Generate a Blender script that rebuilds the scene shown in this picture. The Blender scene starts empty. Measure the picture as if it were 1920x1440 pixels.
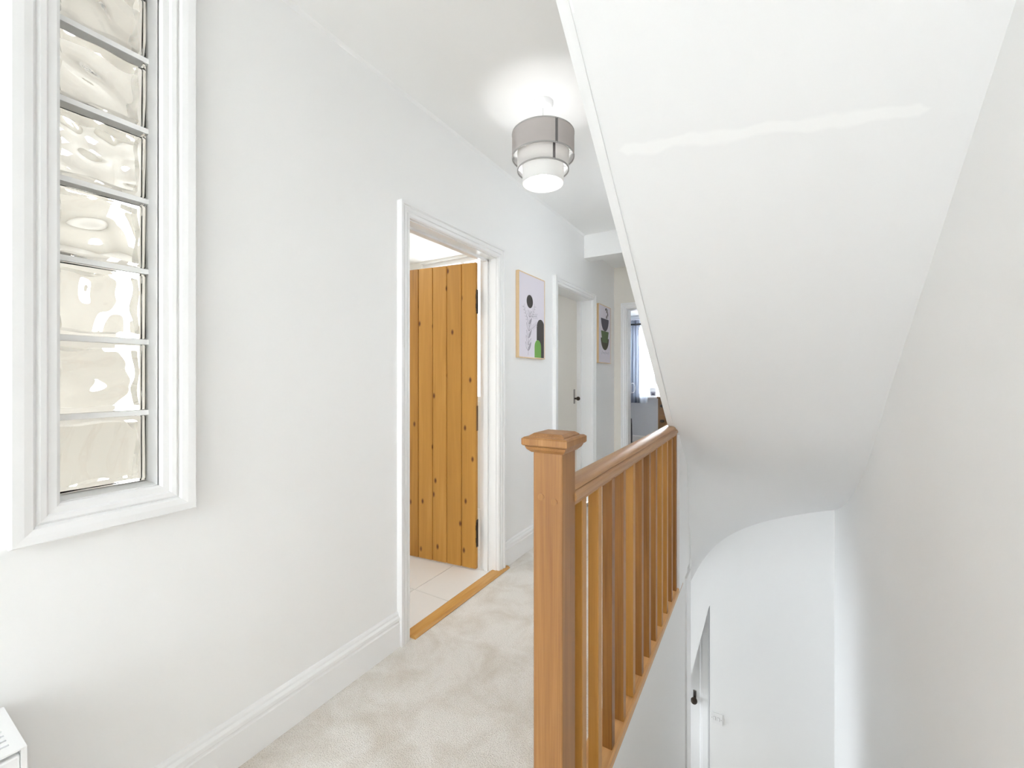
import bpy, bmesh, math, random
from mathutils import Vector, Matrix
random.seed(7)
sc = bpy.context.scene
C = sc.collection
CAMZ = 1.24
# ---------------- camera, world, lights, exposure ----------------
cam = bpy.data.cameras.new('camera'); camo = bpy.data.objects.new('camera', cam); C.objects.link(camo)
cam.sensor_width = 36; cam.lens = 790/1920*36; cam.shift_y = -15/1920; cam.clip_start = .02
camo.location = (0, 0, CAMZ); camo.rotation_euler = (math.pi/2, 0, math.atan(470/790))
sc.camera = camo
w = bpy.data.worlds.new('sky'); sc.world = w; w.use_nodes = True
w.node_tree.nodes['Background'].inputs[0].default_value = (.86, .93, 1, 1)
w.node_tree.nodes['Background'].inputs[1].default_value = 4
sc.view_settings.view_transform = 'Standard'; sc.view_settings.look = 'None'
sc.view_settings.gamma = 1; sc.view_settings.use_curve_mapping = False
sc.view_settings.exposure = 0.27
sc.cycles.diffuse_bounces = 10; sc.cycles.max_bounces = 16; sc.cycles.transmission_bounces = 14
sc.cycles.sample_clamp_indirect = 6
def area(name, loc, rot, sx, sy, power, col=(1, 1, 1)):
    l = bpy.data.lights.new(name, 'AREA'); l.shape = 'RECTANGLE'; l.size = sx; l.size_y = sy
    l.energy = power; l.color = col
    o = bpy.data.objects.new(name, l); C.objects.link(o); o.location = loc; o.rotation_euler = rot
    return o
HP = math.pi/2
area('daylight_behind_camera', (-.5, -5.36, 1.5), (HP, 0, 0), 1.5, 1.7, 62, (.89, .95, 1))       # faces +Y
area('added_fill_behind_camera', (-.5, -2.9, 2.54), (0, 0, 0), 1.0, 1.0, 26, (.90, .955, 1))  # added overhead fill evening out the landing, no known lamp here
area('daylight_bathroom', (-2.5, 3.42, 1.62), (-HP, 0, 0), 1.0, 1.2, 5, (1, .99, .97))           # faces -Y
area('added_bathroom_streak_light', (-3.74, .80, 1.6), (HP, 0, -HP), .18, 1.15, 3.5, (1, .99, .97))  # added unseen strip light facing the landing, streaks the glass blocks
area('added_bathroom_fill', (-2.6, 1.1, 2.38), (0, 0, 0), .4, .4, 7, (1, .985, .96))       # added overhead fill brightening the bathroom, no known lamp
area('daylight_bedroom', (-1.5, 8.28, 1.6), (-HP, 0, 0), 1.3, 1.4, 120, (.95, .975, 1))             # faces -Y
area('daylight_downstairs', (-2.3, 3.2, -1.3), (HP, 0, -HP), .9, 1.4, .8, (1, .97, .93))          # faces +X

# ---------------- materials ----------------
def lin(h):
    r = []
    for i in (0, 2, 4):
        c = int(h[i:i+2], 16)/255
        r.append(c/12.92 if c <= .04045 else ((c+.055)/1.055)**2.4)
    return (*r, 1)
def mat(name, col, rough=.5, metal=0, bump=0, bscale=60, spec=.5, **kw):
    m = bpy.data.materials.new(name); m.use_nodes = True; nt = m.node_tree; b = nt.nodes['Principled BSDF']
    b.inputs['Base Color'].default_value = lin(col) if isinstance(col, str) else (*col, 1)
    b.inputs['Roughness'].default_value = rough; b.inputs['Metallic'].default_value = metal
    b.inputs['Specular IOR Level'].default_value = spec
    for k, v in kw.items(): b.inputs[k.replace('_', ' ')].default_value = v
    if bump:
        n = nt.nodes.new('ShaderNodeTexNoise'); n.inputs['Scale'].default_value = bscale; n.inputs['Detail'].default_value = 4
        tc = nt.nodes.new('ShaderNodeTexCoord'); nt.links.new(tc.outputs['Object'], n.inputs['Vector'])
        bp = nt.nodes.new('ShaderNodeBump'); bp.inputs['Strength'].default_value = bump; bp.inputs['Distance'].default_value = .002
        nt.links.new(n.outputs['Fac'], bp.inputs['Height']); nt.links.new(bp.outputs['Normal'], b.inputs['Normal'])
    return m
def wood(name, stops, scale=(9, 9, .7), rough=.42, knots=None, vary=.25, grain=1.0, seed=0):
    """grain runs along object Z"""
    m = mat(name, 'ffffff', rough); nt = m.node_tree; N = nt.nodes; L = nt.links; b = N['Principled BSDF']
    tc = N.new('ShaderNodeTexCoord'); oi = N.new('ShaderNodeObjectInfo')
    add = N.new('ShaderNodeVectorMath'); add.operation = 'ADD'
    mul = N.new('ShaderNodeVectorMath'); mul.operation = 'SCALE'; mul.inputs['Scale'].default_value = 37+seed
    cmb = N.new('ShaderNodeCombineXYZ')
    for k in range(3): L.new(oi.outputs['Random'], cmb.inputs[k])
    L.new(cmb.outputs[0], mul.inputs[0]); L.new(tc.outputs['Object'], add.inputs[0]); L.new(mul.outputs[0], add.inputs[1])
    mp = N.new('ShaderNodeMapping'); mp.inputs['Scale'].default_value = scale; L.new(add.outputs[0], mp.inputs['Vector'])
    n1 = N.new('ShaderNodeTexNoise'); n1.inputs['Scale'].default_value = 2.2; n1.inputs['Detail'].default_value = 5
    n1.inputs['Distortion'].default_value = .6; L.new(mp.outputs[0], n1.inputs['Vector'])
    mp2 = N.new('ShaderNodeMapping'); mp2.inputs['Scale'].default_value = (scale[0]*9, scale[1]*9, scale[2]*2.2); L.new(add.outputs[0], mp2.inputs['Vector'])
    n2 = N.new('ShaderNodeTexNoise'); n2.inputs['Scale'].default_value = 3; n2.inputs['Detail'].default_value = 3; L.new(mp2.outputs[0], n2.inputs['Vector'])
    mix = N.new('ShaderNodeMath'); mix.operation = 'MULTIPLY_ADD'; mix.inputs[1].default_value = .38*grain
    L.new(n2.outputs['Fac'], mix.inputs[0])
    sub = N.new('ShaderNodeMath'); sub.operation = 'MULTIPLY_ADD'; sub.inputs[1].default_value = .75; sub.inputs[2].default_value = -.05
    L.new(n1.outputs['Fac'], sub.inputs[0]); L.new(sub.outputs[0], mix.inputs[2])
    rv = N.new('ShaderNodeMath'); rv.operation = 'MULTIPLY_ADD'; rv.inputs[1].default_value = vary; L.new(oi.outputs['Random'], rv.inputs[0])
    off = N.new('ShaderNodeMath'); off.operation = 'ADD'; off.inputs[1].default_value = -vary/2; L.new(mix.outputs[0], off.inputs[0]); L.new(off.outputs[0], rv.inputs[2])
    cr = N.new('ShaderNodeValToRGB'); e = cr.color_ramp.elements
    e[0].position = .2; e[0].color = lin(stops[0]); e[1].position = .85; e[1].color = lin(stops[-1])
    for i, s in enumerate(stops[1:-1]):
        x = e.new(.2+.65*(i+1)/(len(stops)-1)); x.color = lin(s)
    L.new(rv.outputs[0], cr.inputs[0]); out = cr.outputs[0]
    if knots:
        mk = N.new('ShaderNodeMapping'); mk.inputs['Scale'].default_value = (knots[0], knots[1], knots[2]); mk.vector_type = 'POINT'; mk.inputs['Rotation'].default_value = (HP, 0, 0); L.new(add.outputs[0], mk.inputs['Vector'])
        v = N.new('ShaderNodeTexVoronoi'); v.inputs['Scale'].default_value = 1; v.feature = 'F1'; v.voronoi_dimensions = '2D'; L.new(mk.outputs[0], v.inputs['Vector'])
        r2 = N.new('ShaderNodeValToRGB'); r2.color_ramp.elements[0].position = .03; r2.color_ramp.elements[0].color = (1, 1, 1, 1)
        r2.color_ramp.elements[1].position = .085; r2.color_ramp.elements[1].color = (0, 0, 0, 1)
        L.new(v.outputs['Distance'], r2.inputs[0])
        mx = N.new('ShaderNodeMix'); mx.data_type = 'RGBA'; L.new(r2.outputs[0], mx.inputs['Factor']); L.new(out, mx.inputs['A'])
        mx.inputs['B'].default_value = lin('6b3a12'); out = mx.outputs['Result']
    L.new(out, b.inputs['Base Color'])
    bp = N.new('ShaderNodeBump'); bp.inputs['Strength'].default_value = .25; bp.inputs['Distance'].default_value = .001
    L.new(n2.outputs['Fac'], bp.inputs['Height']); L.new(bp.outputs['Normal'], b.inputs['Normal'])
    return m
M = {}
M['wall'] = mat('white_wall_paint', (.9, .9, .895), .6, bump=.08, bscale=90)
M['wall_warm'] = mat('cream_wall_paint', (.80, .765, .70), .6, bump=.08, bscale=90)
M['ceiling'] = mat('white_ceiling_paint', (.93, .93, .92), .75)
M['gloss'] = mat('white_gloss_paint', (.88, .88, .88), .28)
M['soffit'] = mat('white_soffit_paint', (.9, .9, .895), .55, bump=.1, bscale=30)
M['bath'] = mat('cream_bathroom_tile', (.85, .845, .81), .3)
M['tile'] = mat('white_floor_tile', (.86, .86, .85), .22)
M['grout'] = mat('grey_grout', (.5, .49, .47), .8)
M['mortar'] = mat('white_mortar', (.93, .93, .92), .5)
M['bluewall'] = mat('grey_blue_wall', lin('d3d8de')[:3], .7)
M['carpet_room'] = mat('brown_bedroom_carpet', lin('8d7f70')[:3], .95, bump=.5, bscale=300)
M['newel'] = wood('brown_newel_wood', ['6a4422', '8c6036', '9b6d3c', 'ad804e'], (14, 14, .7), .45, None, .0, 1.5)
M['spindle'] = wood('brown_spindle_wood', ['80521f', '9c6a33', 'ad7a35', 'ba8742'], (12, 12, .5), .42, None, .5, 1.1)
M['rail'] = wood('worn_handrail_wood', ['8a5e36', 'a97d50', 'b98e5e', 'c9a274'], (14, 14, .8), .35, None, .1, .8)
M['base'] = wood('pale_base_rail_wood', ['b07f4a', 'cf9f68', 'dcae78'], (12, 12, .8), .45, None, .1, .8)
M['pine'] = wood('orange_pine_planks', ['a26e26', 'bb8638', 'c6903f', 'd29d4d'], (9, 9, .55), .45, (7, 7, 3.6), .35, .9)
M['oak'] = wood('oak_threshold', ['a97838', 'c6944f', 'd2a260', 'dcb274'], (16, 16, 1.2), .45, None, 0, .9)
M['frame'] = wood('pale_frame_wood', ['d9b98c', 'e6cba3', 'edd6b3'], (12, 12, 1), .5, None, 0, .5)
M['chest'] = wood('brown_chest_wood', ['6b4a28', '7d5a33', '8d683d'], (9, 9, .8), .4, None, .2, .6)
M['black'] = mat('black_metal', (.012, .012, .015), .4, .3)
M['iron'] = mat('antique_iron', (.05, .035, .025), .5, .6)
M['silver'] = mat('silver_metal', (.55, .57, .62), .35, .6)
M['chrome'] = mat('dark_chrome', (.3, .28, .26), .3, .9)
M['plastic'] = mat('white_plastic', (.88, .88, .88), .3)
M['grey_mark'] = mat('grey_rocker_gap', (.35, .35, .36), .6)
M['canvas'] = mat('white_print_paper', lin('e3dde6')[:3], .7)
M['ink'] = mat('charcoal_print_ink', lin('4d4846')[:3], .8)
M['ink2'] = mat('slate_print_ink', lin('57545f')[:3], .8)
M['ink3'] = mat('grey_print_line', lin('a19ca6')[:3], .8)
M['olive'] = mat('olive_print_ink', lin('60704c')[:3], .8)
M['olive2'] = mat('dark_olive_print_ink', lin('4c4a38')[:3], .8)
M['green'] = mat('green_print_ink', lin('74a552')[:3], .8)
M['cord'] = mat('white_cord', (.75, .75, .75), .5)
M['navy'] = mat('navy_fabric', (.02, .03, .08), .9)
M['darkbag'] = mat('dark_patterned_fabric', (.06, .07, .08), .9, bump=.5)
M['dark'] = mat('dark_radiator_inside', (.25, .25, .24), .7)
M['glass'] = mat('glass_block_glass', (1, .995, .975), .0, **{'Transmission_Weight': 1.0, 'IOR': 1.47})
M['pane'] = mat('clear_window_glass', (1, 1, 1), .0, **{'Transmission_Weight': 1.0, 'IOR': 1.02})
def paint_patch(m):
    nt = m.node_tree; N = nt.nodes; L = nt.links; b = N['Principled BSDF']
    tc = N.new('ShaderNodeTexCoord'); sp = N.new('ShaderNodeSeparateXYZ'); L.new(tc.outputs['Object'], sp.inputs[0])
    nz = N.new('ShaderNodeTexNoise'); nz.inputs['Scale'].default_value = 9; L.new(tc.outputs['Object'], nz.inputs['Vector'])
    def mth(op, a, b_=None, c=None):
        n = N.new('ShaderNodeMath'); n.operation = op
        for i, v in enumerate((a, b_, c)):
            if v is None: continue
            if isinstance(v, (int, float)): n.inputs[i].default_value = v
            else: L.new(v, n.inputs[i])
        return n.outputs[0]
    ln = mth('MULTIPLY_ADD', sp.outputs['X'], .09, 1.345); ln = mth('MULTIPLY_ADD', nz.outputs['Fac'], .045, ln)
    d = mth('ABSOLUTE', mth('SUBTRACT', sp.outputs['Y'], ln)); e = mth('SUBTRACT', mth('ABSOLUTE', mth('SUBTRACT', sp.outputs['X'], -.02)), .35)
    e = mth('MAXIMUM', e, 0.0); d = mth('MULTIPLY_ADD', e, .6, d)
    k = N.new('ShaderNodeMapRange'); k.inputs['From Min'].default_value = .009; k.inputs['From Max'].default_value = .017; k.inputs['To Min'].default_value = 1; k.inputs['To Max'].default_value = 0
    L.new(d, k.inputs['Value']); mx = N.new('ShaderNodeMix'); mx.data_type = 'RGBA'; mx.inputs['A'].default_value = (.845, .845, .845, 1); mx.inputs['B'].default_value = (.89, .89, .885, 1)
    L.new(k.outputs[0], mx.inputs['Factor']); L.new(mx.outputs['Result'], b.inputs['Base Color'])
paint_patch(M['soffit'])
def carpet():
    m = mat('beige_carpet', 'ffffff', .95, spec=.15); nt = m.node_tree; N = nt.nodes; L = nt.links; b = N['Principled BSDF']
    tc = N.new('ShaderNodeTexCoord')
    n = N.new('ShaderNodeTexNoise'); n.inputs['Scale'].default_value = 5.5; n.inputs['Detail'].default_value = 4; n.inputs['Roughness'].default_value = .6
    n.inputs['Distortion'].default_value = .5
    L.new(tc.outputs['Object'], n.inputs['Vector'])
    cr = N.new('ShaderNodeValToRGB'); e = cr.color_ramp.elements
    e[0].position = .3; e[0].color = lin('e0d8cd'); e[1].position = .58; e[1].color = lin('f3efe9')
    L.new(n.outputs['Fac'], cr.inputs[0])
    f = N.new('ShaderNodeTexNoise'); f.inputs['Scale'].default_value = 260; f.inputs['Detail'].default_value = 2; L.new(tc.outputs['Object'], f.inputs['Vector'])
    hs = N.new('ShaderNodeMix'); hs.data_type = 'RGBA'; hs.blend_type = 'MULTIPLY'; hs.inputs['Factor'].default_value = .35
    c2 = N.new('ShaderNodeValToRGB'); c2.color_ramp.elements[0].position = .3; c2.color_ramp.elements[0].color = lin('a89e92'); c2.color_ramp.elements[1].position = .6
    L.new(f.outputs['Fac'], c2.inputs[0]); L.new(cr.outputs[0], hs.inputs['A']); L.new(c2.outputs[0], hs.inputs['B']); L.new(hs.outputs['Result'], b.inputs['Base Color'])
    bp = N.new('ShaderNodeBump'); bp.inputs['Strength'].default_value = .8; bp.inputs['Distance'].default_value = .006
    L.new(f.outputs['Fac'], bp.inputs['Height']); L.new(bp.outputs['Normal'], b.inputs['Normal'])
    return m
M['carpet'] = carpet()
def fabric(name, col, trans):
    m = bpy.data.materials.new(name); m.use_nodes = True; nt = m.node_tree; N = nt.nodes; L = nt.links
    N.remove(N['Principled BSDF'])
    d = N.new('ShaderNodeBsdfDiffuse'); t = N.new('ShaderNodeBsdfTranslucent'); mx = N.new('ShaderNodeMixShader')
    d.inputs[0].default_value = lin(col); t.inputs[0].default_value = lin(col); mx.inputs[0].default_value = trans
    L.new(d.outputs[0], mx.inputs[1]); L.new(t.outputs[0], mx.inputs[2]); L.new(mx.outputs[0], N['Material Output'].inputs[0])
    tc = N.new('ShaderNodeTexCoord'); n = N.new('ShaderNodeTexNoise'); n.inputs['Scale'].default_value = 500
    bp = N.new('ShaderNodeBump'); bp.inputs['Strength'].default_value = .4; bp.inputs['Distance'].default_value = .001
    L.new(tc.outputs['Object'], n.inputs['Vector']); L.new(n.outputs['Fac'], bp.inputs['Height']); L.new(bp.outputs['Normal'], d.inputs['Normal'])
    return m
M['shade_grey'] = fabric('grey_shade_fabric', 'd0cac7', .3)
M['shade_pale'] = fabric('pale_grey_shade_fabric', 'f3f1ef', .5)
M['shade_white'] = fabric('white_shade_fabric', 'f6f6f5', .6)
M['shade_in'] = fabric('white_shade_lining', 'f6f6f6', .6)
M['curtain'] = fabric('slate_curtain_fabric', '9aa0ac', .35)
M['curtain2'] = fabric('pale_curtain_fabric', 'dfe4ea', .5)
M['seam'] = mat('dark_shade_seam', (.16, .15, .15), .8)
M['rim'] = mat('grey_shade_rim', (.42, .41, .4), .7)
def emis(name, col, s):
    m = bpy.data.materials.new(name); m.use_nodes = True; nt = m.node_tree; N = nt.nodes; N.remove(N['Principled BSDF'])
    e = N.new('ShaderNodeEmission'); e.inputs[0].default_value = (*col, 1); e.inputs[1].default_value = s
    nt.links.new(e.outputs[0], N['Material Output'].inputs[0]); return m
M['bulb'] = emis('glowing_bulb', (1, .97, .92), 14)

# ---------------- helpers ----------------
def obj(name, bm, m, parent=None, smooth=False, loc=None, rot=None):
    bmesh.ops.recalc_face_normals(bm, faces=bm.faces)
    me = bpy.data.meshes.new(name); bm.to_mesh(me); bm.free()
    for mm in (m if isinstance(m, (list, tuple)) else [m]): me.materials.append(M[mm])
    if smooth:
        for p in me.polygons: p.use_smooth = True
        me.set_sharp_from_angle(angle=math.radians(35))
    o = bpy.data.objects.new(name, me); C.objects.link(o)
    if parent: o.parent = parent
    if loc is not None: o.location = loc
    if rot is not None: o.rotation_euler = rot
    return o
def thing(name, label, cat, loc=(0, 0, 0), rz=0, group=None):
    o = bpy.data.objects.new(name, None); C.objects.link(o); o.location = loc; o.rotation_euler = (0, 0, rz)
    o['label'] = label; o['category'] = cat
    if group: o['group'] = group
    return o
def tag(o, label, cat, group=None):
    o['label'] = label; o['category'] = cat
    if group: o['group'] = group
    return o
def struct(name, bm, m, label=None, cat=None, **k):
    o = obj(name, bm, m, **k); o['kind'] = 'structure'; o['label'] = label or name.replace('_', ' '); o['category'] = cat or name.split('_')[0]
    return o
def sempty(name, label, cat):
    o = bpy.data.objects.new(name, None); C.objects.link(o); o['kind'] = 'structure'; o['label'] = label; o['category'] = cat
    return o
def bx(bm, x0, x1, y0, y1, z0, z1, bev=0):
    r = bmesh.ops.create_cube(bm, size=1, matrix=Matrix.Translation(((x0+x1)/2, (y0+y1)/2, (z0+z1)/2)) @ Matrix.Diagonal((abs(x1-x0), abs(y1-y0), abs(z1-z0), 1)))
    if bev:
        es = list({e for v in r['verts'] for e in v.link_edges})
        bmesh.ops.bevel(bm, geom=es, offset=bev, segments=2, affect='EDGES', profile=.5)
    return bm
def box(x0, x1, y0, y1, z0, z1, bev=0): return bx(bmesh.new(), x0, x1, y0, y1, z0, z1, bev)
def cyl(bm, p0, p1, r, n=16, r2=None):
    p0 = Vector(p0); p1 = Vector(p1); d = p1-p0
    q = d.to_track_quat('Z', 'Y').to_matrix().to_4x4()
    bmesh.ops.create_cone(bm, cap_ends=True, segments=n, radius1=r, radius2=r if r2 is None else r2, depth=d.length, matrix=Matrix.Translation((p0+p1)/2) @ q)
    return bm
def lathe(bm, prof, n=48, c=(0, 0, 0), closed=False):
    rings = []
    for r, z in prof:
        rings.append([bm.verts.new((c[0]+r*math.cos(2*math.pi*i/n), c[1]+r*math.sin(2*math.pi*i/n), c[2]+z)) for i in range(n)])
    m = len(rings)
    for k in range(m if closed else m-1):
        a = rings[k]; b = rings[(k+1) % m]
        for i in range(n): bm.faces.new((a[i], a[(i+1) % n], b[(i+1) % n], b[i]))
    return bm
def prism(bm, pts, f, t0, t1):
    """polygon pts (u,v) extruded; f(u,v,t)->xyz"""
    a = [bm.verts.new(f(u, v, t0)) for u, v in pts]; b = [bm.verts.new(f(u, v, t1)) for u, v in pts]
    bm.faces.new(a); bm.faces.new(b[::-1]); n = len(pts)
    for i in range(n): bm.faces.new((a[i], a[(i+1) % n], b[(i+1) % n], b[i]))
    return bm
def sweep(prof, path, side, f, closed=False):
    """profile (u outward, h proud) swept along path (a,z) in wall plane with mitres; one bmesh per segment"""
    out = []; n = len(path); segs = n if closed else n-1
    def nrm(i):
        a = path[i % n]; b = path[(i+1) % n]; d = (b[0]-a[0], b[1]-a[1]); l = math.hypot(*d)
        return (side*d[1]/l, -side*d[0]/l)
    for i in range(segs):
        n0 = nrm(i)
        pv = nrm(i-1) if (closed or i > 0) else None
        nx = nrm(i+1) if (closed or i < segs-1) else None
        o0 = (n0[0]+(pv[0] if pv else 0), n0[1]+(pv[1] if pv else 0)); o1 = (n0[0]+(nx[0] if nx else 0), n0[1]+(nx[1] if nx else 0))
        A = path[i]; B = path[(i+1) % n]; bm = bmesh.new()
        va = [bm.verts.new(f(A[0]+o0[0]*u, A[1]+o0[1]*u, h)) for u, h in prof]
        vb = [bm.verts.new(f(B[0]+o1[0]*u, B[1]+o1[1]*u, h)) for u, h in prof]
        k = len(prof); bm.faces.new(va); bm.faces.new(vb[::-1])
        for j in range(k): bm.faces.new((va[j], va[(j+1) % k], vb[(j+1) % k], vb[j]))
        out.append(bm)
    return out

# ---------------- plan (x = right of the camera line, y = along the landing) ----------------
WL = -1.446; WR = .445; PL = -.46; CE = 2.565; END = 4.69; SE = 3.8
def wall_x(x0, x1, y0, y1, z0, z1, holes):
    bm = bmesh.new(); hs = sorted(holes); y = y0
    for (a, b, c, d) in hs:
        if a > y: bx(bm, x0, x1, y, a, z0, z1)
        if c > z0: bx(bm, x0, x1, a, b, z0, c)
        if d < z1: bx(bm, x0, x1, a, b, d, z1)
        y = b
    bx(bm, x0, x1, y, y1, z0, z1); return bm
def wall_y(y0, y1, x0, x1, z0, z1, holes):
    bm = wall_x(y0, y1, x0, x1, z0, z1, holes)
    for v in bm.verts: v.co.x, v.co.y = v.co.y, v.co.x
    return bm
D1 = (1.461, 2.235); D2 = (3.13, 3.955); DT = 1.985
struct('wall_left', wall_x(WL-.12, WL, -5.2, END, 0, CE, [(D1[0], D1[1], 0, DT), (D2[0], D2[1], 0, DT), (.305, .505, .94, 2.34)]), 'wall',
       'white painted landing wall on the left with glass block window and doorways', 'wall')
struct('wall_right', box(WR, WR+.1, -5.2, 3.9, -2.6, 3.4), 'wall', 'tall white painted stairwell wall on the right', 'wall')
struct('wall_end', wall_y(END, END+.12, -2.3, .6, 0, CE, [(-1.295, -.53, 0, 1.985)]), 'wall_warm', 'cream end wall of the landing around the bedroom doorway', 'wall')
struct('wall_behind', wall_y(-5.3, -5.2, WL-.12, WR+.1, 0, CE, [(-1.25, .25, .65, 2.35)]), 'wall', 'white wall behind the camera with a window', 'wall')
struct('wall_stairwell_end', box(-.372, WR, SE, SE+.1, -2.6, .8), 'wall', 'white wall at the far end of the stairwell', 'wall')
struct('wall_string', box(-.475, -.42, 1.0, 2.84, -2.6, -.004), 'wall', 'white stair side wall below the wooden banister', 'wall')
struct('wall_upper_string', prism(bmesh.new(), [(.59, CE), (2.55, CE), (2.55, .955), (2.5, .99)], lambda u, v, t: (t, u, v), PL, PL+.035), 'wall', 'white side panel of the upper staircase above the banister', 'wall')
struct('wall_landing_right', box(PL, -.415, 3.0, END, -.05, CE), 'wall', 'white wall right of the far landing', 'wall')
# floors
struct('floor', bx(box(-1.478, -.475, .97, END+.1, -.2, 0), WL-.12, WR, -5.2, .97, -.2, 0), 'carpet', 'beige mottled carpet on the landing floor', 'floor')
# ceilings
struct('ceiling', bx(box(WL-.12, WR+.1, -5.2, .60, CE, CE+.1), WL-.12, PL+.035, .60, 3.76, CE, CE+.1), 'ceiling', 'white landing ceiling with the pendant light', 'ceiling')
struct('ceiling_far', box(WL-.12, PL+.05, 3.90, END+.12, 2.46, 2.56), 'ceiling', 'lower ceiling beyond the beam', 'ceiling')
struct('trim_1', box(WL, PL, 3.76, 3.90, 2.35, CE+.1), 'ceiling', 'white boxed beam crossing the landing ceiling', 'beam')
bm = bmesh.new(); prism(bm, [(0, 0), (.014, 0), (0, -.012)], lambda u, v, t: (WL+u, t, CE+v), -5.2, 3.76)
struct('trim_2', bm, 'wall', 'thin filler bead between left wall and ceiling', 'trim')

# soffit of the upper flight: straight slope, then winding round the inner corner
fs = [(0, 3.054), (2.38, 3.054-.827*2.38), (2.495, .962), (2.6, .875), (2.705, .795), (2.853, .69), (3.0, .605)]
fp = [(0, .605), (11.4, .515), (20, .45), (42.9, .276), (51.2, .20), (59.5, .138), (68.7, .059), (78.3, -.034), (86.6, -.135), (95, -.24), (115, -.5)]
def interp(t, x):
    if x <= t[0][0]: return t[0][1]
    for a, b in zip(t, t[1:]):
        if x <= b[0]: return a[1]+(b[1]-a[1])*(x-a[0])/(b[0]-a[0])
    return t[-1][1]
def smooth_i(t, x, wd): return sum(interp(t, x+wd*k/4) for k in range(-4, 5))/9
def fz(s): return 3.054-.827*s if s < 2.2 else (smooth_i(fs, s, .12) if s < 2.9 else interp(fs, s))
def pz(p): return smooth_i(fp, p, 5) if p > 6 else interp(fp, p)
CX, CY = -.415, 3.0
def Hraw(p, s):
    if s < CY: return fz(s)
    a = math.degrees(math.atan2(s-CY, p-CX)); return pz(min(a, 104))
def Hs(p, s):
    if s < 2.45: return fz(s)
    R = .13*min(1, (s-2.45)/.35); t = 0; n = 0
    R = min(R, max(SE+.0-s, .05)) if s > 3.3 else R
    for i in range(-3, 4):
        for j in range(-3, 4):
            if i*i+j*j > 10: continue
            pp = p+i*R/3; ss = s+j*R/3; wt = math.exp(-(i*i+j*j)/6)
            if ss < CY: pp = max(pp, CX)
            t += wt*Hraw(pp, ss); n += wt
    return t/n
bm = bmesh.new(); sv = [.58]+[.8+.14*i for i in range(11)]+[2.3+.04*i for i in range(39)]
dp = .04; ps = [PL+(WR+.02-PL)*i/24 for i in range(25)]; pl_ = [-.80+.034*i for i in range(10)]
PS = pl_+ps; nl = len(pl_)
lo = {}; hi = {}
for i, s_ in enumerate(sv):
    for j, p in enumerate(PS):
        if j < nl and s_ < 3.0-.001: continue
        z = Hs(p, s_); lo[i, j] = bm.verts.new((p, s_, z)); hi[i, j] = bm.verts.new((p, s_, z+.13))
fset = set()
for i in range(len(sv)-1):
    for j in range(len(PS)-1):
        k4 = ((i, j), (i+1, j), (i+1, j+1), (i, j+1))
        if all(k in lo for k in k4): fset.add((i, j)); bm.faces.new([lo[k] for k in k4]); bm.faces.new([hi[k] for k in k4][::-1])
for (i, j) in fset:
    for (di, dj), (a, b) in (((-1, 0), ((i, j), (i, j+1))), ((1, 0), ((i+1, j), (i+1, j+1))), ((0, -1), ((i, j), (i+1, j))), ((0, 1), ((i, j+1), (i+1, j+1)))):
        if (i+di, j+dj) not in fset: bm.faces.new((lo[a], lo[b], hi[b], hi[a]))
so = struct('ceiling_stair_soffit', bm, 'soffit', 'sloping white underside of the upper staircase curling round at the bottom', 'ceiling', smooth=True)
so.data.set_sharp_from_angle(angle=math.radians(60))
bm = bmesh.new(); prism(bm, [(.6, fz(.6)-.0035), (2.5, fz(2.5)-.0035), (2.5, fz(2.5)+.02), (.6, fz(.6)+.02)], lambda u, v, t: (t, u, v), PL-.003, PL+.028)
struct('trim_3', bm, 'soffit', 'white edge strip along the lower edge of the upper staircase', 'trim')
# plastered end between banister and soffit
bm = bmesh.new(); prism(bm, [(2.57, 0), (3.0, 0), (3.0, fz(3.0)+.03), (2.9, fz(2.9)+.03), (2.75, fz(2.75)+.03), (2.57, fz(2.57)+.03)], lambda u, v, t: (t, u, v), PL, -.418)
struct('wall_banister_end', bm, 'wall', 'short white wall the banister runs into', 'wall')
bm = bmesh.new(); prism(bm, [(2.572, 0), (2.87, 0), (2.87, fz(2.87)+.02), (2.75, fz(2.75)+.02), (2.572, fz(2.572)+.02)], lambda u, v, t: (t, u, v), -.419, -.411)
struct('trim_6', bm, 'gloss', 'white board closing the gap between banister end and soffit', 'trim')
struct('trim_4', box(-.48, -.408, 2.84, 3.0, -2.6, -.035, .004), 'gloss', 'white corner post at the end of the stair side wall', 'trim')
# bulkhead, lower door
bm = bmesh.new(); prism(bm, [(-.372, 0), (-1.45, 0), (-1.45, -1.5), (-.566, -1.5), (-.394, -.727), (-.372, -.63)], lambda u, v, t: (u, t, v), SE, SE+.06)
struct('wall_bulkhead', bm, 'wall', 'white sloping bulkhead above the downstairs door', 'wall')
struct('floor_downstairs', box(-2.5, WR+.1, -.6, 4.1, -2.7, -2.6), 'carpet', 'beige carpet of the downstairs hall', 'floor')
struct('wall_downstairs_end', wall_y(3.95, 4.05, -2.5, .55, -2.6, -.2, [(-1.25, -.46, -2.6, -.62)]), 'wall', 'white wall around the downstairs door', 'wall')
struct('wall_downstairs_left', wall_x(-1.95, -1.85, .97, 4.05, -2.6, -.2, [(2.7, 3.7, -2.3, -.5)]), 'wall', 'white downstairs hall wall', 'wall')
struct('wall_downstairs_near', box(-1.95, -.42, .9, 1.0, -2.6, -.2), 'wall', 'white downstairs wall below the landing', 'wall')
struct('wall_downstairs_front', box(-.5, WR, -.6, -.5, -2.6, -.2), 'wall', 'white lower hall wall below the camera', 'wall')
d4 = sempty('door_4', 'white downstairs door with a dark knob seen past the stairwell wall', 'door')
obj('leaf', box(-1.24, -.465, 3.96, 4.0, -2.59, -.63), 'gloss', d4)
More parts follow.
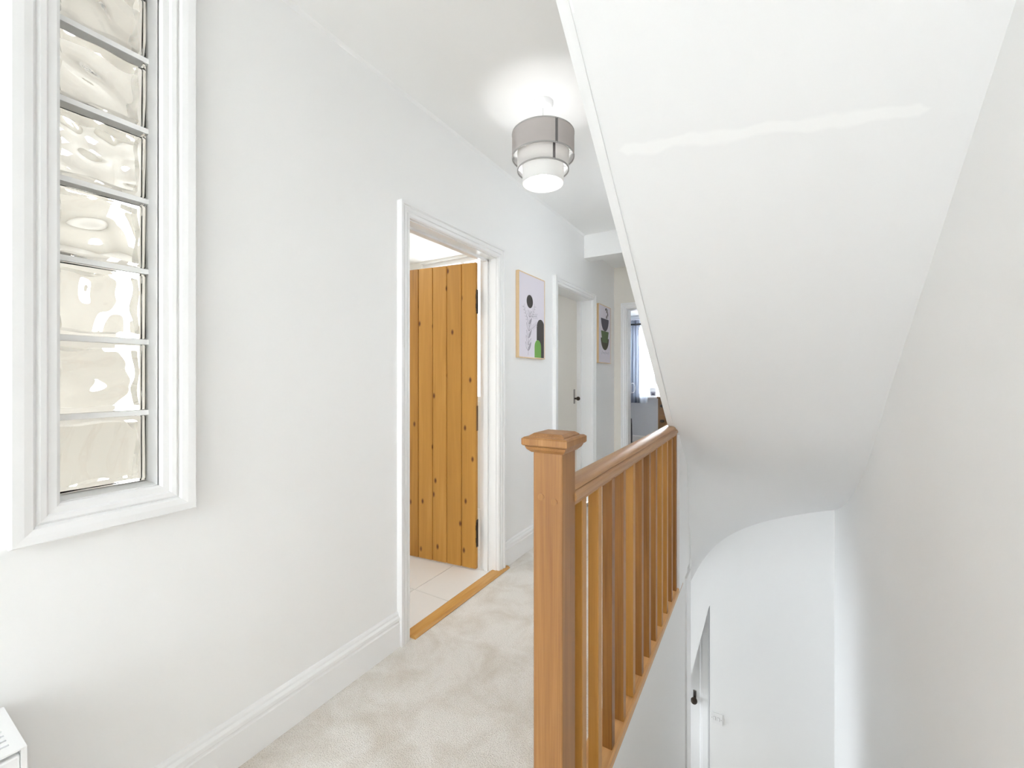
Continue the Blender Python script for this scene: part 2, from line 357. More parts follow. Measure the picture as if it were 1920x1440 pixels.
kb = bmesh.new(); cyl(kb, (-.507, 3.96, -1.55), (-.507, 3.925, -1.55), .012); bmesh.ops.create_uvsphere(kb, u_segments=16, v_segments=10, radius=.027, matrix=Matrix.Translation((-.507, 3.91, -1.55)))
obj('knob', kb, 'iron', d4, smooth=True)
obj('knob_plate', box(-.52, -.494, 3.953, 3.962, -1.60, -1.49, .003), 'chrome', d4)
for b_ in sweep([(0, 0), (0, .014), (.02, .02), (.06, .022), (.07, .012), (.07, 0)], [(-1.25, -2.6), (-1.25, -.62), (-.46, -.62), (-.46, -2.6)], -1, lambda a, z, h: (a, 3.95-h, z)):
    obj('casing', b_, 'gloss', d4)
# stairs going down
st = sempty('stairs_down', 'carpeted flight of stairs going down between the banister and right wall', 'stairs')
for i in range(8):
    obj('step', bx(box(-.42, WR, 1.0+.23*i, 1.0+.23*(i+1)+.02, -.2*(i+1)-.18, -.2*(i+1)), -.42, WR, 1.0+.23*i-.02, 1.0+.23*i, -.2*(i+1)-.04, -.2*(i+1)), 'carpet', st)
obj('step', box(.12, WR, 2.84, SE, -1.98, -1.8), 'carpet', st)
obj('step', box(-.42, .12, 2.84, SE, -2.18, -2.02), 'carpet', st)
obj('step', box(-.80, -.42, 3.0, SE, -2.38, -2.22), 'carpet', st)
obj('step', box(-1.1, -.80, 3.0, SE, -2.55, -2.42), 'carpet', st)
obj('riser', box(-.48, WR, .97, 1.0, -.2, -.002), 'gloss', st)

# ---------------- baseboards ----------------
BP = [(0, 0), (.019, 0), (.019, .108), (.0155, .112), (.0155, .118), (.018, .122), (.0175, .134), (.010, .142), (.009, .149), (.004, .156), (0, .158)]
def base(name, y0, y1, label):
    bm = prism(bmesh.new(), BP, lambda u, v, t: (WL+u, t, v), y0, y1); return struct(name, bm, 'gloss', label, 'baseboard')
base('baseboard_left', -5.2, 1.396, 'white moulded baseboard along the near left wall')
base('baseboard_middle', 2.30, 3.065, 'white moulded baseboard between the pine door and the second doorway')
base('baseboard_far', 4.02, END, 'white moulded baseboard left of the end doorway')
bm = prism(bmesh.new(), BP, lambda u, v, t: (t, END-u, v), WL+.019, -1.365)
struct('baseboard_end', bm, 'gloss', 'white moulded baseboard on the end wall', 'baseboard')

# ---------------- door casings and linings on the left wall ----------------
CP = [(0, 0), (0, .016), (.006, .022), (.018, .023), (.022, .019), (.026, .025), (.042, .027), (.047, .023), (.052, .030), (.065, .031), (.065, 0)]
fl = lambda a, z, h: (WL+h, a, z)
def doorway(idx, D, label, thick=.12):
    e = sempty('door_%d' % idx, label, 'door')
    for b_ in sweep(CP, [(D[0], 0), (D[0], DT), (D[1], DT), (D[1], 0)], -1, fl): obj('casing', b_, 'gloss', e)
    t = .022
    obj('jamb', box(WL-thick, WL+.001, D[0]-.002, D[0]+.004, 0, DT), 'gloss', e)
    obj('jamb', box(WL-thick, WL+.001, D[1]-.004, D[1]+.002, 0, DT), 'gloss', e)
    obj('head_lining', box(WL-thick, WL+.001, D[0], D[1], DT-.004, DT+.002), 'gloss', e)
    return e
d1 = doorway(1, D1, 'doorway with orange pine plank door standing open into the white tiled bathroom')
for y0, y1 in ((D1[0]+.004, D1[0]+.016), (D1[1]-.016, D1[1]-.004)): obj('door_stop', box(WL-.085, WL-.055, y0, y1, 0, DT-.004), 'gloss', d1)
obj('door_stop', box(WL-.085, WL-.055, D1[0], D1[1], DT-.018, DT-.004), 'gloss', d1)
# pine leaf, hinged on the far jamb
lf = bpy.data.objects.new('leaf', None); C.objects.link(lf); lf.parent = d1; lf.location = (-1.571, 2.212, .01)
lf.rotation_euler = (0, 0, math.radians(187.2)); lf['label'] = 'orange pine plank door'
xs = 0
for i in range(7):
    wd = (.108, .112, .110, .115, .108, .112, .095)[i]
    pb = bmesh.new(); a0, a1 = xs+.0012, xs+wd-.0012
    prism(pb, [(a0, .0), (a1, .0), (a1, .019), (a1-.004, .023), (a0+.004, .023), (a0, .019)], lambda u, v, t: (u, v, t), 0, 1.955)
    for v in pb.verts:
        v.co.x -= (a0+a1)/2
    o = obj('plank', pb, 'pine', lf); o.location.x = (a0+a1)/2
    xs += wd
for z in (.16, .92, 1.7): obj('ledge', box(.03, xs-.03, -.022, 0, z, z+.13, .003), 'pine', lf)
for z0, z1 in ((1.64, 1.77), (.15, .30)):
    hb = bmesh.new(); bx(hb, -.004, -.0005, .002, .022, z0-.012, z1+.012); cyl(hb, (-.008, .026, z0), (-.008, .026, z1), .006, 10)
    bx(hb, -.012, -.001, .020, .030, z0+.02, z0+.05); bx(hb, -.012, -.001, .020, .030, z1-.05, z1-.02)
    obj('hinge', hb, 'iron', lf)
obj('hinge_plate', box(-.0035, -.0003, .003, .020, .88, 1.04), 'chest', lf)
# second doorway
d2 = doorway(2, D2, 'second doorway with closed cream door set deep behind its frame', .17)
for y0, y1 in ((D2[0]+.004, D2[0]+.018), (D2[1]-.03, D2[1]-.004)): obj('door_stop', box(WL-.14, WL-.10, y0, y1, 0, DT-.004), 'gloss', d2)
obj('leaf', box(WL-.175, WL-.14, D2[0]+.006, D2[1]-.006, .008, DT-.008), 'wall_warm', d2)
kb = bmesh.new(); cyl(kb, (WL-.14, D2[1]-.10, 1.02), (WL-.11, D2[1]-.10, 1.02), .009); bmesh.ops.create_uvsphere(kb, u_segments=14, v_segments=8, radius=.02, matrix=Matrix.Translation((WL-.098, D2[1]-.10, 1.02)))
obj('knob', kb, 'iron', d2, smooth=True)
obj('knob_plate', box(WL-.1402, WL-.134, D2[1]-.115, D2[1]-.085, .97, 1.11, .002), 'chrome', d2)
# end doorway
d3 = sempty('door_3', 'cream framed doorway at the landing end into the bedroom', 'door')
for b_ in sweep(CP, [(-1.295, 0), (-1.295, 1.985), (-.53, 1.985), (-.53, 0)], -1, lambda a, z, h: (a, END-h, z)): obj('casing', b_, 'gloss', d3)
obj('jamb', box(-1.297, -1.289, END, END+.12, 0, 1.985), 'gloss', d3)
obj('jamb', box(-.536, -.528, END, END+.12, 0, 1.985), 'gloss', d3)
obj('head_lining', box(-1.295, -.53, END, END+.12, 1.98, 1.987), 'gloss', d3)
# oak threshold
tb = prism(bmesh.new(), [(-.036, 0), (.043, 0), (.045, .004), (.033, .013), (-.025, .013), (-.036, .006)], lambda u, v, t: (u, v, t), -.43, .43)
o = obj('threshold', tb, 'oak', None, loc=(WL, 1.90, 0), rot=(HP, 0, 0))
o['kind'] = 'structure'; o['label'] = 'oak threshold strip between beige carpet and bathroom tiles'; o['category'] = 'threshold'
o.name = 'trim_5'

# ---------------- bathroom ----------------
BX0 = -3.6; BY0 = -.1; BY1 = 3.22
struct('floor_bathroom', box(BX0, -1.4785, BY0, BY1, -.2, -.004), 'grout', 'white tiled bathroom floor', 'floor')
fb = bpy.data.objects['floor_bathroom']
tl = None
for i in range(-1, 6):
    for j in range(-5, 4):
        x1 = -1.739-.4*i+.4-.4; x0 = x1-.4; y0 = 1.816+.4*j; y1 = y0+.4
        X0 = max(x0+.0015, BX0); X1 = min(x1-.0015, -1.4785); Y0 = max(y0+.0015, BY0); Y1 = min(y1-.0015, BY1)
        if X1-X0 < .03 or Y1-Y0 < .03: continue
        o = obj('tile', box(X0, X1, Y0, Y1, -.006, 0, .0012), 'tile', fb)
struct('ceiling_bathroom', box(BX0, WL-.12, BY0, BY1+.1, 2.4, 2.5), 'ceiling', 'white bathroom ceiling', 'ceiling')
struct('wall_bathroom_far', wall_y(BY1, BY1+.1, BX0, WL-.12, 0, 2.4, [(-3.0, -2.0, 1.0, 2.38)]), 'bath', 'cream bathroom wall with bright window', 'wall')
struct('wall_bathroom_side', wall_x(BX0-.1, BX0, BY0, BY1, 0, 2.4, [(.72, .88, 1.0, 2.2)]), 'bath', 'cream bathroom side wall', 'wall')  # narrow slot added for the strip light behind the glass blocks
struct('wall_bathroom_near', box(BX0, WL-.12, BY0-.1, BY0, 0, 2.4), 'bath', 'cream bathroom near wall', 'wall')
def window_y(name, x0, x1, y, z0, z1, label, mull=1):
    e = sempty(name, label, 'window'); f = bmesh.new(); t = .045
    bx(f, x0, x1, y, y+.05, z0, z0+t); bx(f, x0, x1, y, y+.05, z1-t, z1); bx(f, x0, x0+t, y, y+.05, z0+t, z1-t); bx(f, x1-t, x1, y, y+.05, z0+t, z1-t)
    for k in range(mull):
        c = x0+(x1-x0)*(k+1)/(mull+1); bx(f, c-.02, c+.02, y, y+.05, z0+t, z1-t)
    obj('window_frame', f, 'gloss', e); obj('pane', box(x0+t, x1-t, y+.022, y+.028, z0+t, z1-t), 'pane', e)
    return e
window_y('window_2', -3.0, -2.0, BY1+.04, 1.0, 2.385, 'bright bathroom window glimpsed above the pine door')
window_y('window_4', -1.25, .25, -5.28, .65, 2.35, 'window behind the camera')

# ---------------- glass block window ----------------
w1 = sempty('window_1', 'tall narrow glass block window in a white moulded frame', 'window')
WP = [(0, 0), (0, .012), (.006, .017), (.020, .018), (.024, .024), (.034, .026), (.040, .020), (.046, .030), (.060, .033), (.078, .034), (.082, .026), (.082, 0)]
y0, y1, z0, z1 = .311, .503, .938, 2.342
for b_ in sweep(WP, [(y0, z0), (y1, z0), (y1, z1), (y0, z1)], 1, fl, True): obj('casing', b_, 'gloss', w1)
obj('reveal', box(WL-.075, WL+.006, y1, y1+.012, z0-.01, z1), 'gloss', w1); obj('reveal', box(WL-.075, WL+.006, y0-.012, y0, z0-.01, z1), 'gloss', w1)
obj('sill', prism(bmesh.new(), [(-.12, .002), (.006, -.006), (.006, -.016), (-.12, -.016)], lambda u, v, t: (WL+u, t, z0+v), y0-.01, y1+.01), 'gloss', w1)
def block(seed):
    bm = bmesh.new(); S = .0931; T = .04
    bx(bm, -T, T, -S, S, -S, S, .006)
    bmesh.ops.recalc_face_normals(bm, faces=bm.faces)
    # cavity with wavy faces
    rnd = random.Random(seed); n = 26; q = S-.017; R_ = [(rnd.uniform(40, 105), rnd.uniform(0, math.pi), rnd.uniform(0, 6.3), rnd.uniform(.0005, .0013)) for _ in range(6)]
    def wv(y, z):
        s_ = 0
        for k, a, ph, am in R_:
            u = math.cos(a)*y+math.sin(a)*z; v = -math.sin(a)*y+math.cos(a)*z
            s_ += am*math.sin(k*u+ph+1.3*math.sin(22*v+ph))
        return s_
    def face(x, sg):
        g = []
        for i in range(n+1):
            row = []
            for j in range(n+1):
                y = -q+2*q*i/n; z = -q+2*q*j/n
                ey = y+(.0022*math.sin(60*z+ph0) if i in (0, n) else 0); ez = z+(.0022*math.sin(55*y+ph0) if j in (0, n) else 0)
                row.append(bm.verts.new((x+sg*wv(y, z), ey, ez)))
            g.append(row)
        return g
    ph0 = rnd.uniform(0, 6)
    A = face(T-.011, 1.6); B = face(-T+.011, 1.6)
    for g, fl_ in ((A, 1), (B, 0)):
        for i in range(n):
            for j in range(n):
                vs = (g[i][j], g[i][j+1], g[i+1][j+1], g[i+1][j]); bm.faces.new(vs if fl_ else vs[::-1])
    def strip(a, b):
        for k in range(n): bm.faces.new((a[k], a[k+1], b[k+1], b[k]))
    strip([A[0][k] for k in range(n+1)], [B[0][k] for k in range(n+1)][:])
    strip([B[n][k] for k in range(n+1)], [A[n][k] for k in range(n+1)])
    strip([B[k][0] for k in range(n+1)], [A[k][0] for k in range(n+1)])
    strip([A[k][n] for k in range(n+1)], [B[k][n] for k in range(n+1)])
    return bm
def obj_raw(name, bm, m, parent, loc):
    me = bpy.data.meshes.new(name); bm.to_mesh(me); bm.free(); me.materials.append(M[m])
    for p in me.polygons: p.use_smooth = True
    me.set_sharp_from_angle(angle=math.radians(40))
    o = bpy.data.objects.new(name, me); C.objects.link(o); o.parent = parent; o.location = loc; return o
for i in range(7):
    obj_raw('glass_block', block(11+i), 'glass', w1, (WL-.062-.04, .4065, .9365+.1+.2*i))
    if i: obj('mortar_joint', box(WL-.062-.078, WL-.0595, .3105, .503, .9295+.2*i, .9434+.2*i), 'mortar', w1)

# ---------------- banister ----------------
bn = thing('stair_banister', 'brown wooden stair banister with square newel post guarding the stairwell', 'banister', (-.46, .945, 0))
def kid(name, bm, m, o=bn, parent=None, smooth=False):
    for v in bm.verts: v.co -= o.location
    return obj(name, bm, m, parent or o, smooth=smooth)
def at(name, bm, m, loc, parent, base=bn, smooth=False, rot=None):
    return obj(name, bm, m, parent, smooth=smooth, loc=Vector(loc)-base.location, rot=rot)
nw = at('newel_post', box(-.04, .04, -.043, .043, -1.2, 1.052, .004), 'newel', (-.46, .988, 0), bn)
nw.data.transform(Matrix.Identity(4))
cb = bmesh.new()
def slab(bm, z0, z1, h0, h1):
    a = [bm.verts.new((sx*h0[0], sy*h0[1], z0)) for sx, sy in ((-1, -1), (1, -1), (1, 1), (-1, 1))]; b = [bm.verts.new((sx*h1[0], sy*h1[1], z1)) for sx, sy in ((-1, -1), (1, -1), (1, 1), (-1, 1))]
    bm.faces.new(a[::-1]); bm.faces.new(b)
    for i in range(4): bm.faces.new((a[i], a[(i+1) % 4], b[(i+1) % 4], b[i]))
for z0_, z1_, a_, b_ in ((1.048, 1.056, .043, .052), (1.056, 1.064, .052, .056), (1.0655, 1.069, .059, .062), (1.069, 1.083, .062, .062), (1.083, 1.087, .062, .057), (1.087, 1.090, .048, .047), (1.090, 1.096, .047, .038)):
    slab(cb, z0_, z1_, (a_, a_+.003), (b_, b_+.003))
cp = at('newel_cap', cb, 'newel', (0, 0, 0), nw, base=thing.__class__ and type('B', (), {'location': Vector((0, 0, 0))}))
for x_, z_ in ((-.017, .937), (.019, .930)):
    pb = bmesh.new(); cyl(pb, (x_, -.0415, z_), (x_, -.0455, z_), .0085, 20); obj('wooden_plug', pb, 'newel', nw)
# handrail: rounded profile, extruded along local z
RP_ = [(0, .028), (.020, .0255), (.032, .019), (.0355, .012), (.0325, .009), (.041, .004), (.0435, -.006), (.041, -.015), (.034, -.019), (.0345, -.028)]; RP = [(-u, v) for u, v in RP_[::-1]]+RP_[1:]
hr = obj('handrail', prism(bmesh.new(), RP, lambda u, v, t: (u, v, t), 0, 1.56), 'rail', bn, smooth=True)
hr.rotation_euler = (HP, 0, math.pi); hr.location = Vector((-.457, 1.025, .930))-bn.location
# base rail
br = obj('base_rail', prism(bmesh.new(), [(-.048, -.01), (.048, -.01), (.048, .016), (.042, .021), (-.042, .021), (-.048, .016)], lambda u, v, t: (u, v, t), 0, 1.68), 'base', bn)
br.rotation_euler = (HP, 0, math.pi); br.location = Vector((-.460, 1.03, 0))-bn.location
sp = None
for k in range(12):
    if sp is None:
        sp = at('spindle', box(-.0165, .0165, -.0165, .0165, .018, .905, .002), 'spindle', (-.438, 1.099+.131*k, 0), bn)
    else:
        o = sp.copy(); C.objects.link(o); o.parent = bn; o.location = Vector((-.438, 1.099+.131*k, 0))-bn.location

# ---------------- pendant lamp ----------------
LX, LY = -.915, 1.832
pl = thing('pendant_lamp', 'three tier grey and white drum pendant lamp hanging lit from the ceiling', 'lamp', (LX, LY, CE))
r0 = bmesh.new(); lathe(r0, [(.0, 0), (.050, 0), (.050, -.012), (.042, -.024), (.012, -.028), (.0, -.028)], 32); obj('ceiling_rose', r0, 'plastic', pl, smooth=True)
obj('cord', cyl(bmesh.new(), (0, 0, -.026), (0, 0, -.262), .0035, 8), 'cord', pl)
def tier(name, r, zt, zb, m, seamed):
    g = bmesh.new(); lathe(g, [(r, zt), (r, zb), (r-.001, zb), (r-.001, zt)], 72, closed=True); o = obj(name, g, m, pl, smooth=True)
    g = bmesh.new(); lathe(g, [(r-.0015, zt), (r-.0015, zb), (r-.0022, zb), (r-.0022, zt)], 72, closed=True); obj('lining', g, 'shade_in', o, smooth=True)
    for z in (zt, zb):
        g = bmesh.new(); lathe(g, [(r+.0012, z-.003), (r+.0012, z+.003), (r-.003, z+.003), (r-.003, z-.003)], 72, closed=True); obj('rim', g, 'rim' if name == 'shade_top_tier' or (z == zb and name == 'shade_middle_tier') else 'shade_white', o, smooth=True)
    if seamed:
        g = bmesh.new(); a = math.atan2(-LY, -LX)+.42
        for i in range(2): pass
        a0, a1 = a-.006/r, a+.006/r
        q = [g.verts.new((rr_*math.cos(t), rr_*math.sin(t), z)) for rr_ in (r, r+.0012) for t in (a0, a1) for z in (zb, zt)]
        for f_ in ((0, 1, 3, 2), (4, 5, 7, 6), (0, 1, 5, 4), (2, 3, 7, 6), (0, 2, 6, 4), (1, 3, 7, 5)): g.faces.new([q[i] for i in f_])
        obj('seam', g, 'seam', o)
    return o
tier('shade_top_tier', .150, -.158, -.268, 'shade_grey', True)
tier('shade_middle_tier', .124, -.245, -.330, 'shade_pale', True)
tier('shade_bottom_tier', .100, -.310, -.392, 'shade_white', False)
fr = bmesh.new()
for k in range(3):
    a = k*2*math.pi/3+.3; cyl(fr, (.02*math.cos(a), .02*math.sin(a), -.262), (.148*math.cos(a), .148*math.sin(a), -.246), .0015, 6)
    cyl(fr, (.148*math.cos(a), .148*math.sin(a), -.262), (.123*math.cos(a), .123*math.sin(a), -.258), .0015, 6)
    cyl(fr, (.123*math.cos(a), .123*math.sin(a), -.322), (.099*math.cos(a), .099*math.sin(a), -.318), .0015, 6)
obj('shade_spider', fr, 'plastic', pl)['kind'] = 'stuff'; obj('lamp_holder', cyl(bmesh.new(), (0, 0, -.255), (0, 0, -.295), .02, 16), 'plastic', pl)
g = bmesh.new(); bmesh.ops.create_uvsphere(g, u_segments=20, v_segments=12, radius=.03, matrix=Matrix.Translation((0, 0, -.325))); obj('bulb', g, 'bulb', pl, smooth=True)
l = bpy.data.lights.new('pendant_light', 'POINT'); l.energy = 3.6; l.color = (.97, .98, 1); l.shadow_soft_size = .03
lo_ = bpy.data.objects.new('pendant_light', l); C.objects.link(lo_); lo_.location = (LX, LY, CE-.285)

# ---------------- radiator ----------------
rd = thing('radiator', 'white panel radiator with slotted top grille below the glass block window', 'radiator', (WL, -.5, 0))
RX0, RX1, RY0, RY1, RZ0, RZ1 = .012, .200, -.55+.0, .7247, .10, .513
def rk(name, bm, m): return obj(name, bm, m, rd)
rk('front_panel', box(RX1-.03, RX1, RY0, RY1-.008, RZ0, RZ1-.012, .004), 'gloss')
rk('back_panel', box(RX0, RX0+.03, RY0, RY1-.008, RZ0, RZ1-.012, .004), 'dark')
rk('side_panel', box(RX0, RX1+.002, RY1-.008, RY1, RZ0, RZ1-.0032), 'gloss')
rk('side_panel', box(RX0, RX1+.002, RY0-.008, RY0, RZ0, RZ1-.0032), 'gloss')
g = bmesh.new(); n_ = 8; x = RX0
bx(g, RX0, RX0+.012, RY0, RY1-.018, RZ1-.003, RZ1); bx(g, RX1-.014, RX1+.002, RY0, RY1-.018, RZ1-.003, RZ1); bx(g, RX0, RX1+.002, RY1-.018, RY1, RZ1-.003, RZ1)
rk('top_grille', g, 'gloss')
pt = (RX1-.014-RX0-.012)/n_
for i in range(n_):
    a = RX0+.012+pt*i; rk('slat', box(a+.006, a+pt, RY0, RY1-.018, RZ1-.003, RZ1), 'gloss')
for q in (RY0+.2, RY1-.23): rk('bracket', box(0, RX0+.002, q, q+.03, .12, .45), 'gloss')
rk('valve', bx(cyl(bmesh.new(), (.1, RY1-.02, 0), (.1, RY1-.02, .12), .0075), .085, .115, RY1-.035, RY1-.012, .085, .11), 'gloss')
rd.location = (WL, -.5, 0)

# ---------------- prints ----------------
def print_frame(name, ya, yb, za, zb, label):
    e = thing(name, label, 'picture', (WL, ya, za), group=None)
    W = yb-ya; H = zb-za; d = .024
    g = bmesh.new(); bx(g, 0, d-.001, 0, .006, 0, H); bx(g, 0, d-.001, W-.006, W, 0, H); bx(g, 0, d-.001, .006, W-.006, 0, .006); bx(g, 0, d-.001, .006, W-.006, H-.006, H)
    obj('wooden_frame', g, 'frame', e); obj('print_sheet', box(.004, d-.003, .006, W-.006, .006, H-.006), 'canvas', e)
    return e, W, H, d-.003
def shape(e, d, pts, m, name='printed_shape', lay=0):
    return obj(name, prism(bmesh.new(), pts, lambda u, v, t: (t, u, v), d, d+.0004+.0002*lay), m, e)
def leaf_pts(x, z, a, L, wd):
    P = []
    for t in [0, .15, .35, .55, .75, .9, 1]: P.append((t*L, wd*math.sin(math.pi*t**.8)))
    P += [(t*L, -wd*math.sin(math.pi*t**.8)) for t in [.9, .75, .55, .35, .15]]
    c, s_ = math.cos(a), math.sin(a); return [(x+u*c-v*s_, z+u*s_+v*c) for u, v in P]
def line_pts(pts, wd):
    a = []; b = []
    for i, (x, z) in enumerate(pts):
        p = pts[max(i-1, 0)]; q = pts[min(i+1, len(pts)-1)]; dx, dz = q[0]-p[0], q[1]-p[1]; l = math.hypot(dx, dz) or 1
        a.append((x-dz/l*wd, z+dx/l*wd)); b.append((x+dz/l*wd, z-dx/l*wd))
    return a+b[::-1]
e, W, H, d = print_frame('framed_print', 2.482, 2.880, 1.367, 1.962, 'botanical print with dark circle, line leaves and green arch in a pale wood frame')
circ = lambda cx, cz, r, n=28: [(cx+r*math.cos(2*math.pi*i/n), cz+r*math.sin(2*math.pi*i/n)) for i in range(n)]
shape(e, d, circ(.161, .403, .047), 'ink')
def arch(x0, x1, z0, zt, clip=9):
    r = (x1-x0)/2; cx = (x0+x1)/2; P = [(x0, z0)]+[(cx-r*math.cos(t*math.pi/16), zt-r+r*math.sin(t*math.pi/16)) for t in range(17)]+[(x1, z0)]
    Q = []
    for x, z in P: Q.append((min(x, clip), z))
    return Q
shape(e, d, arch(.268, .395, .008, .293, .385), 'ink')
shape(e, d, arch(.234, .337, .008, .137), 'green', lay=2)
rnd = random.Random(3)
stem = [(.136, .02), (.143, .1), (.15, .18), (.158, .26), (.165, .34)]
shape(e, d, line_pts(stem, .0014), 'ink3')
for i, (x, z) in enumerate([(.138, .05), (.141, .09), (.145, .14), (.150, .19), (.155, .24), (.16, .29)]):
    for sgn in (1, -1):
        L = .085-.006*i+rnd.uniform(-.01, .01); a = HP+sgn*(.55+rnd.uniform(-.1, .15))
        P = leaf_pts(x, z, a, L, .011)
        shape(e, d, P, 'ink3', lay=1)
        if sgn == 1 or i % 2: shape(e, d, leaf_pts(x+math.cos(a)*.008, z+math.sin(a)*.008, a, L*.8, .007), 'canvas', lay=2)
for (x0, z0_, x1, z1_) in ((.155, .22, .07, .36), (.16, .25, .24, .38), (.165, .30, .27, .31), (.16, .2, .26, .25)):
    shape(e, d, line_pts([(x0, z0_), ((x0+x1)/2+.008, (z0_+z1_)/2), (x1, z1_)], .0011), 'ink3')
    for t in (.35, .5, .65, .8, .95):
        x, z = x0+(x1-x0)*t, z0_+(z1_-z0_)*t
        for sg in (1, -1):
            a = math.atan2(z1_-z0_, x1-x0)+sg*.9; shape(e, d, line_pts([(x, z), (x+.025*math.cos(a), z+.025*math.sin(a))], .0010), 'ink3')
e, W, H, d = print_frame('framed_print', 4.105, 4.500, 1.374, 1.977, 'print of stacked slate, green and brown bowls with leaves in a pale wood frame')
def bowl(cx, zt, r, h): return [(cx-r, zt)]+[(cx-r*math.cos(t*math.pi/14), zt-h*math.sin(t*math.pi/14)) for t in range(1, 14)]+[(cx+r, zt)]
shape(e, d, bowl(.20, .465, .125, .13), 'ink2')
shape(e, d, bowl(.20, .262, .13, .125), 'olive2')
shape(e, d, [(.075, .335), (.12, .215), (.28, .215), (.325, .335)], 'olive', lay=2)
for x, z, a in ((.24, .47, 1.0), (.25, .53, 1.1), (.30, .50, 1.9), (.21, .56, .4)): shape(e, d, leaf_pts(x, z, a, .055, .013), 'ink')
shape(e, d, line_pts([(.27, .46), (.30, .52), (.29, .58)], .0025), 'ink')
for k in range(5): shape(e, d, line_pts([(.10+.05*k, .09+.012*(k % 2)), (.12+.05*k, .125-.01*(k % 2)), (.145+.05*k, .10)], .0022), 'ink3')

# ---------------- light switch downstairs ----------------
sw = thing('light_switch', 'white square double light switch low on the stairwell end wall', 'switch', (-.322, SE, -1.545))
obj('plate', box(-.043, .043, -.009, 0, -.043, .043, .002), 'plastic', sw)
for x in (-.014, .014):
    obj('rocker', box(x-.0075, x+.0075, -.0125, -.0088, -.013, .013, .001), 'plastic', sw); obj('rocker_surround', box(x-.009, x+.009, -.0094, -.0088, -.0145, .0145), 'grey_mark', sw)
for x in (-.034, .034): obj('screw', cyl(bmesh.new(), (x, -.0088, 0), (x, -.0098, 0), .0028, 12), 'grey_mark', sw)

# ---------------- bedroom beyond the end doorway ----------------
struct('floor_bedroom', box(-2.3, .6, END+.1, 8.1, -.2, 0), 'carpet_room', 'brown bedroom carpet', 'floor')
struct('ceiling_bedroom', box(-2.3, .6, END+.12, 8.2, 2.38, 2.48), 'ceiling', 'white bedroom ceiling', 'ceiling')
struct('wall_bedroom_far', wall_y(8.0, 8.12, -2.3, .6, 0, 2.38, [(-2.1, -.9, .86, 2.15)]), 'bluewall', 'grey blue bedroom wall under the window', 'wall')
struct('wall_bedroom_left', box(-2.3, -2.2, END+.12, 8.0, 0, 2.38), 'bluewall', 'grey blue bedroom wall on the left', 'wall')
struct('wall_bedroom_right', box(.5, .6, END+.12, 8.0, 0, 2.38), 'bluewall', 'grey blue bedroom wall on the right', 'wall')
struct('baseboard_bedroom', prism(bmesh.new(), BP, lambda u, v, t: (t, 8.0-u, v*.8), -2.2, .5), 'gloss', 'white baseboard under the bedroom window', 'baseboard')
w3 = window_y('window_3', -2.1, -.9, 8.05, .86, 2.15, 'bright bedroom window behind grey curtain', 2)
obj('sill', box(-2.13, -.87, 7.90, 8.06, .835, .862, .004), 'gloss', w3)
def curtain(name, xa, xb, y, z0, z1, n, amp, m, label):
    g = bmesh.new(); N_ = n*8; f0 = []; f1 = []
    for i in range(N_+1):
        t = i/N_; x = xa+(xb-xa)*t
        f0.append([g.verts.new((xa+(xb-xa)*(.08+.84*t), y+amp*.6*math.sin(t*n*2*math.pi), z1)), g.verts.new((x, y+amp*math.sin(t*n*2*math.pi+.5), (z0+z1)/2)), g.verts.new((x, y+amp*1.1*math.sin(t*n*2*math.pi+.8), z0))])
    for a, b in zip(f0, f0[1:]):
        for k in range(2): g.faces.new((a[k], b[k], b[k+1], a[k+1]))
    r = bmesh.ops.solidify(g, geom=g.faces[:], thickness=.003)
    return g
cu = tag(obj('curtain', curtain('curtain', -2.13, -1.95, 7.86, .745, 2.27, 3, .022, 'curtain', ''), 'curtain', smooth=True), 'slate grey curtain hanging left of the bedroom window', 'curtain')
cu2 = tag(obj('curtain', curtain('curtain', -1.945, -1.80, 7.85, .745, 2.27, 2, .022, 'curtain2', ''), 'curtain2', smooth=True), 'pale grey curtain hanging next to the slate one at the bedroom window', 'curtain')
cpole = thing('curtain_pole', 'grey curtain pole above the bedroom window', 'curtain pole', (-1.5, 7.88, 2.29))
obj('pole', cyl(bmesh.new(), (-.66, 0, 0), (.8, 0, 0), .012), 'silver', cpole)
for q in (-.62, .7): obj('bracket', box(q, q+.02, 0, .12, -.01, .01), 'silver', cpole)
# clothes rail
cr = thing('clothes_rail', 'black metal clothes rail just inside the bedroom doorway', 'clothes rail', (-1.433, 5.3, 0))
obj('post', cyl(bmesh.new(), (0, 0, 1.15), (0, 0, 1.883), .0105, 12), 'black', cr)
obj('post', cyl(bmesh.new(), (0, 0, .03), (0, 0, 1.03), .012, 12), 'plastic', cr)['label'] = 'white lower post'
obj('sleeve', lathe(bmesh.new(), [(0, 1.02), (.02, 1.02), (.024, 1.03), (.024, 1.14), (.02, 1.155), (0, 1.155)], 20), 'silver', cr, smooth=True)
obj('top_bar', cyl(bmesh.new(), (-.01, 0, 1.883), (.85, 0, 1.883), .0105, 12), 'black', cr)
obj('post', cyl(bmesh.new(), (.84, 0, .03), (.84, 0, 1.883), .0105, 12), 'black', cr)
obj('foot', box(-.015, .015, -.2, .2, 0, .03), 'black', cr); obj('foot', box(.825, .855, -.2, .2, 0, .03), 'black', cr)
g = bmesh.new(); prev = None
for i in range(24):
    a = i/24*2*math.pi; b_ = (i+1)/24*2*math.pi
    cyl(g, (.035+.03*math.cos(a), 0, 1.09+.06*math.sin(a)), (.035+.03*math.cos(b_), 0, 1.09+.06*math.sin(b_)), .004, 6)
obj('hoop', g, 'plastic', cr)
bg = thing('bag', 'dark patterned bag hanging low on the clothes rail post', 'bag', (-1.425, 5.25, .40))
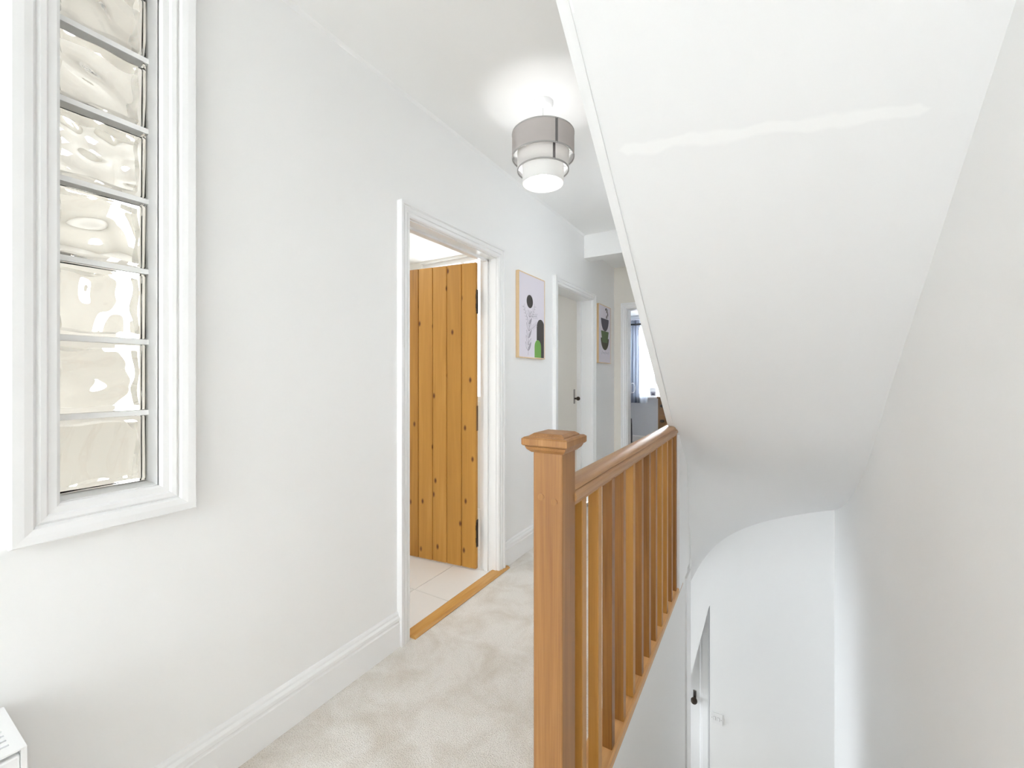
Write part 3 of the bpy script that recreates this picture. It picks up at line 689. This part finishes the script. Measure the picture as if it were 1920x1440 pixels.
g = bmesh.new(); prism(g, [(-.025, .31), (.022, .31), (.03, .1), (.028, 0), (-.03, 0), (-.032, .1)], lambda u, v, t: (u, t, v), -.03, .03); obj('body', g, 'darkbag', bg)
g = bmesh.new(); cyl(g, (-.018, 0, .31), (0, .02, .37), .003, 6); cyl(g, (.018, 0, .31), (0, .02, .37), .003, 6); obj('strap', g, 'black', bg)
g = bmesh.new(); rnd = random.Random(5)
bmesh.ops.create_icosphere(g, subdivisions=3, radius=1, matrix=Matrix.Translation((0, 0, .85)))
for v in g.verts:
    v.co = Vector((v.co.x*.05, v.co.y*.07, max(0, v.co.z)*.16+.0))*(1+.15*math.sin(9*v.co.x+7*v.co.z))
o = tag(obj('folded_clothes', g, 'navy', smooth=True), 'navy clothes heaped on the bedroom floor beside the clothes rail', 'clothes'); o.location = (-1.40, 4.99, 0)
# chest
ch = thing('chest_of_drawers', 'brown wooden chest of drawers with dark pulls right of the bedroom window', 'chest', (-1.285, 6.22, 0))
obj('carcass', box(0, .8, .02, .45, 0, .92, .003), 'chest', ch); obj('top', box(-.012, .812, -.005, .46, .92, .945, .004), 'chest', ch)
for k in range(4):
    dz = .05+.215*k; dw = obj('drawer', box(.02, .78, 0, .022, dz, dz+.205, .003), 'chest', ch)
    for x in (.06, .74):
        g = bmesh.new(); bmesh.ops.create_uvsphere(g, u_segments=12, v_segments=8, radius=1, matrix=Matrix.Translation((x, -.005, dz+.12)) @ Matrix.Diagonal((.032, .018, .022, 1)))
        obj('cup_pull', g, 'iron', dw, smooth=True)
sp_ = thing('speaker', 'small dark box standing on the brown chest of drawers', 'box', (-1.25, 6.34, .945))
obj('body', box(-.02, .10, -.06, .06, 0, .12, .006), 'black', sp_); obj('front_cloth', box(-.012, .092, -.064, -.059, .008, .112, .002), 'darkbag', sp_)
sg = thing('picture_card', 'small pale picture card standing on the bedroom window sill', 'card', (-1.73, 7.96, .862))
obj('card', box(-.055, .055, -.004, .004, 0, .16), 'plastic', sg)
obj('card_picture', box(-.04, .045, -.0055, -.004, .02, .09), 'ink3', sg); obj('card_picture', box(-.02, .03, -.0062, -.0055, .03, .06), 'ink2', sg)
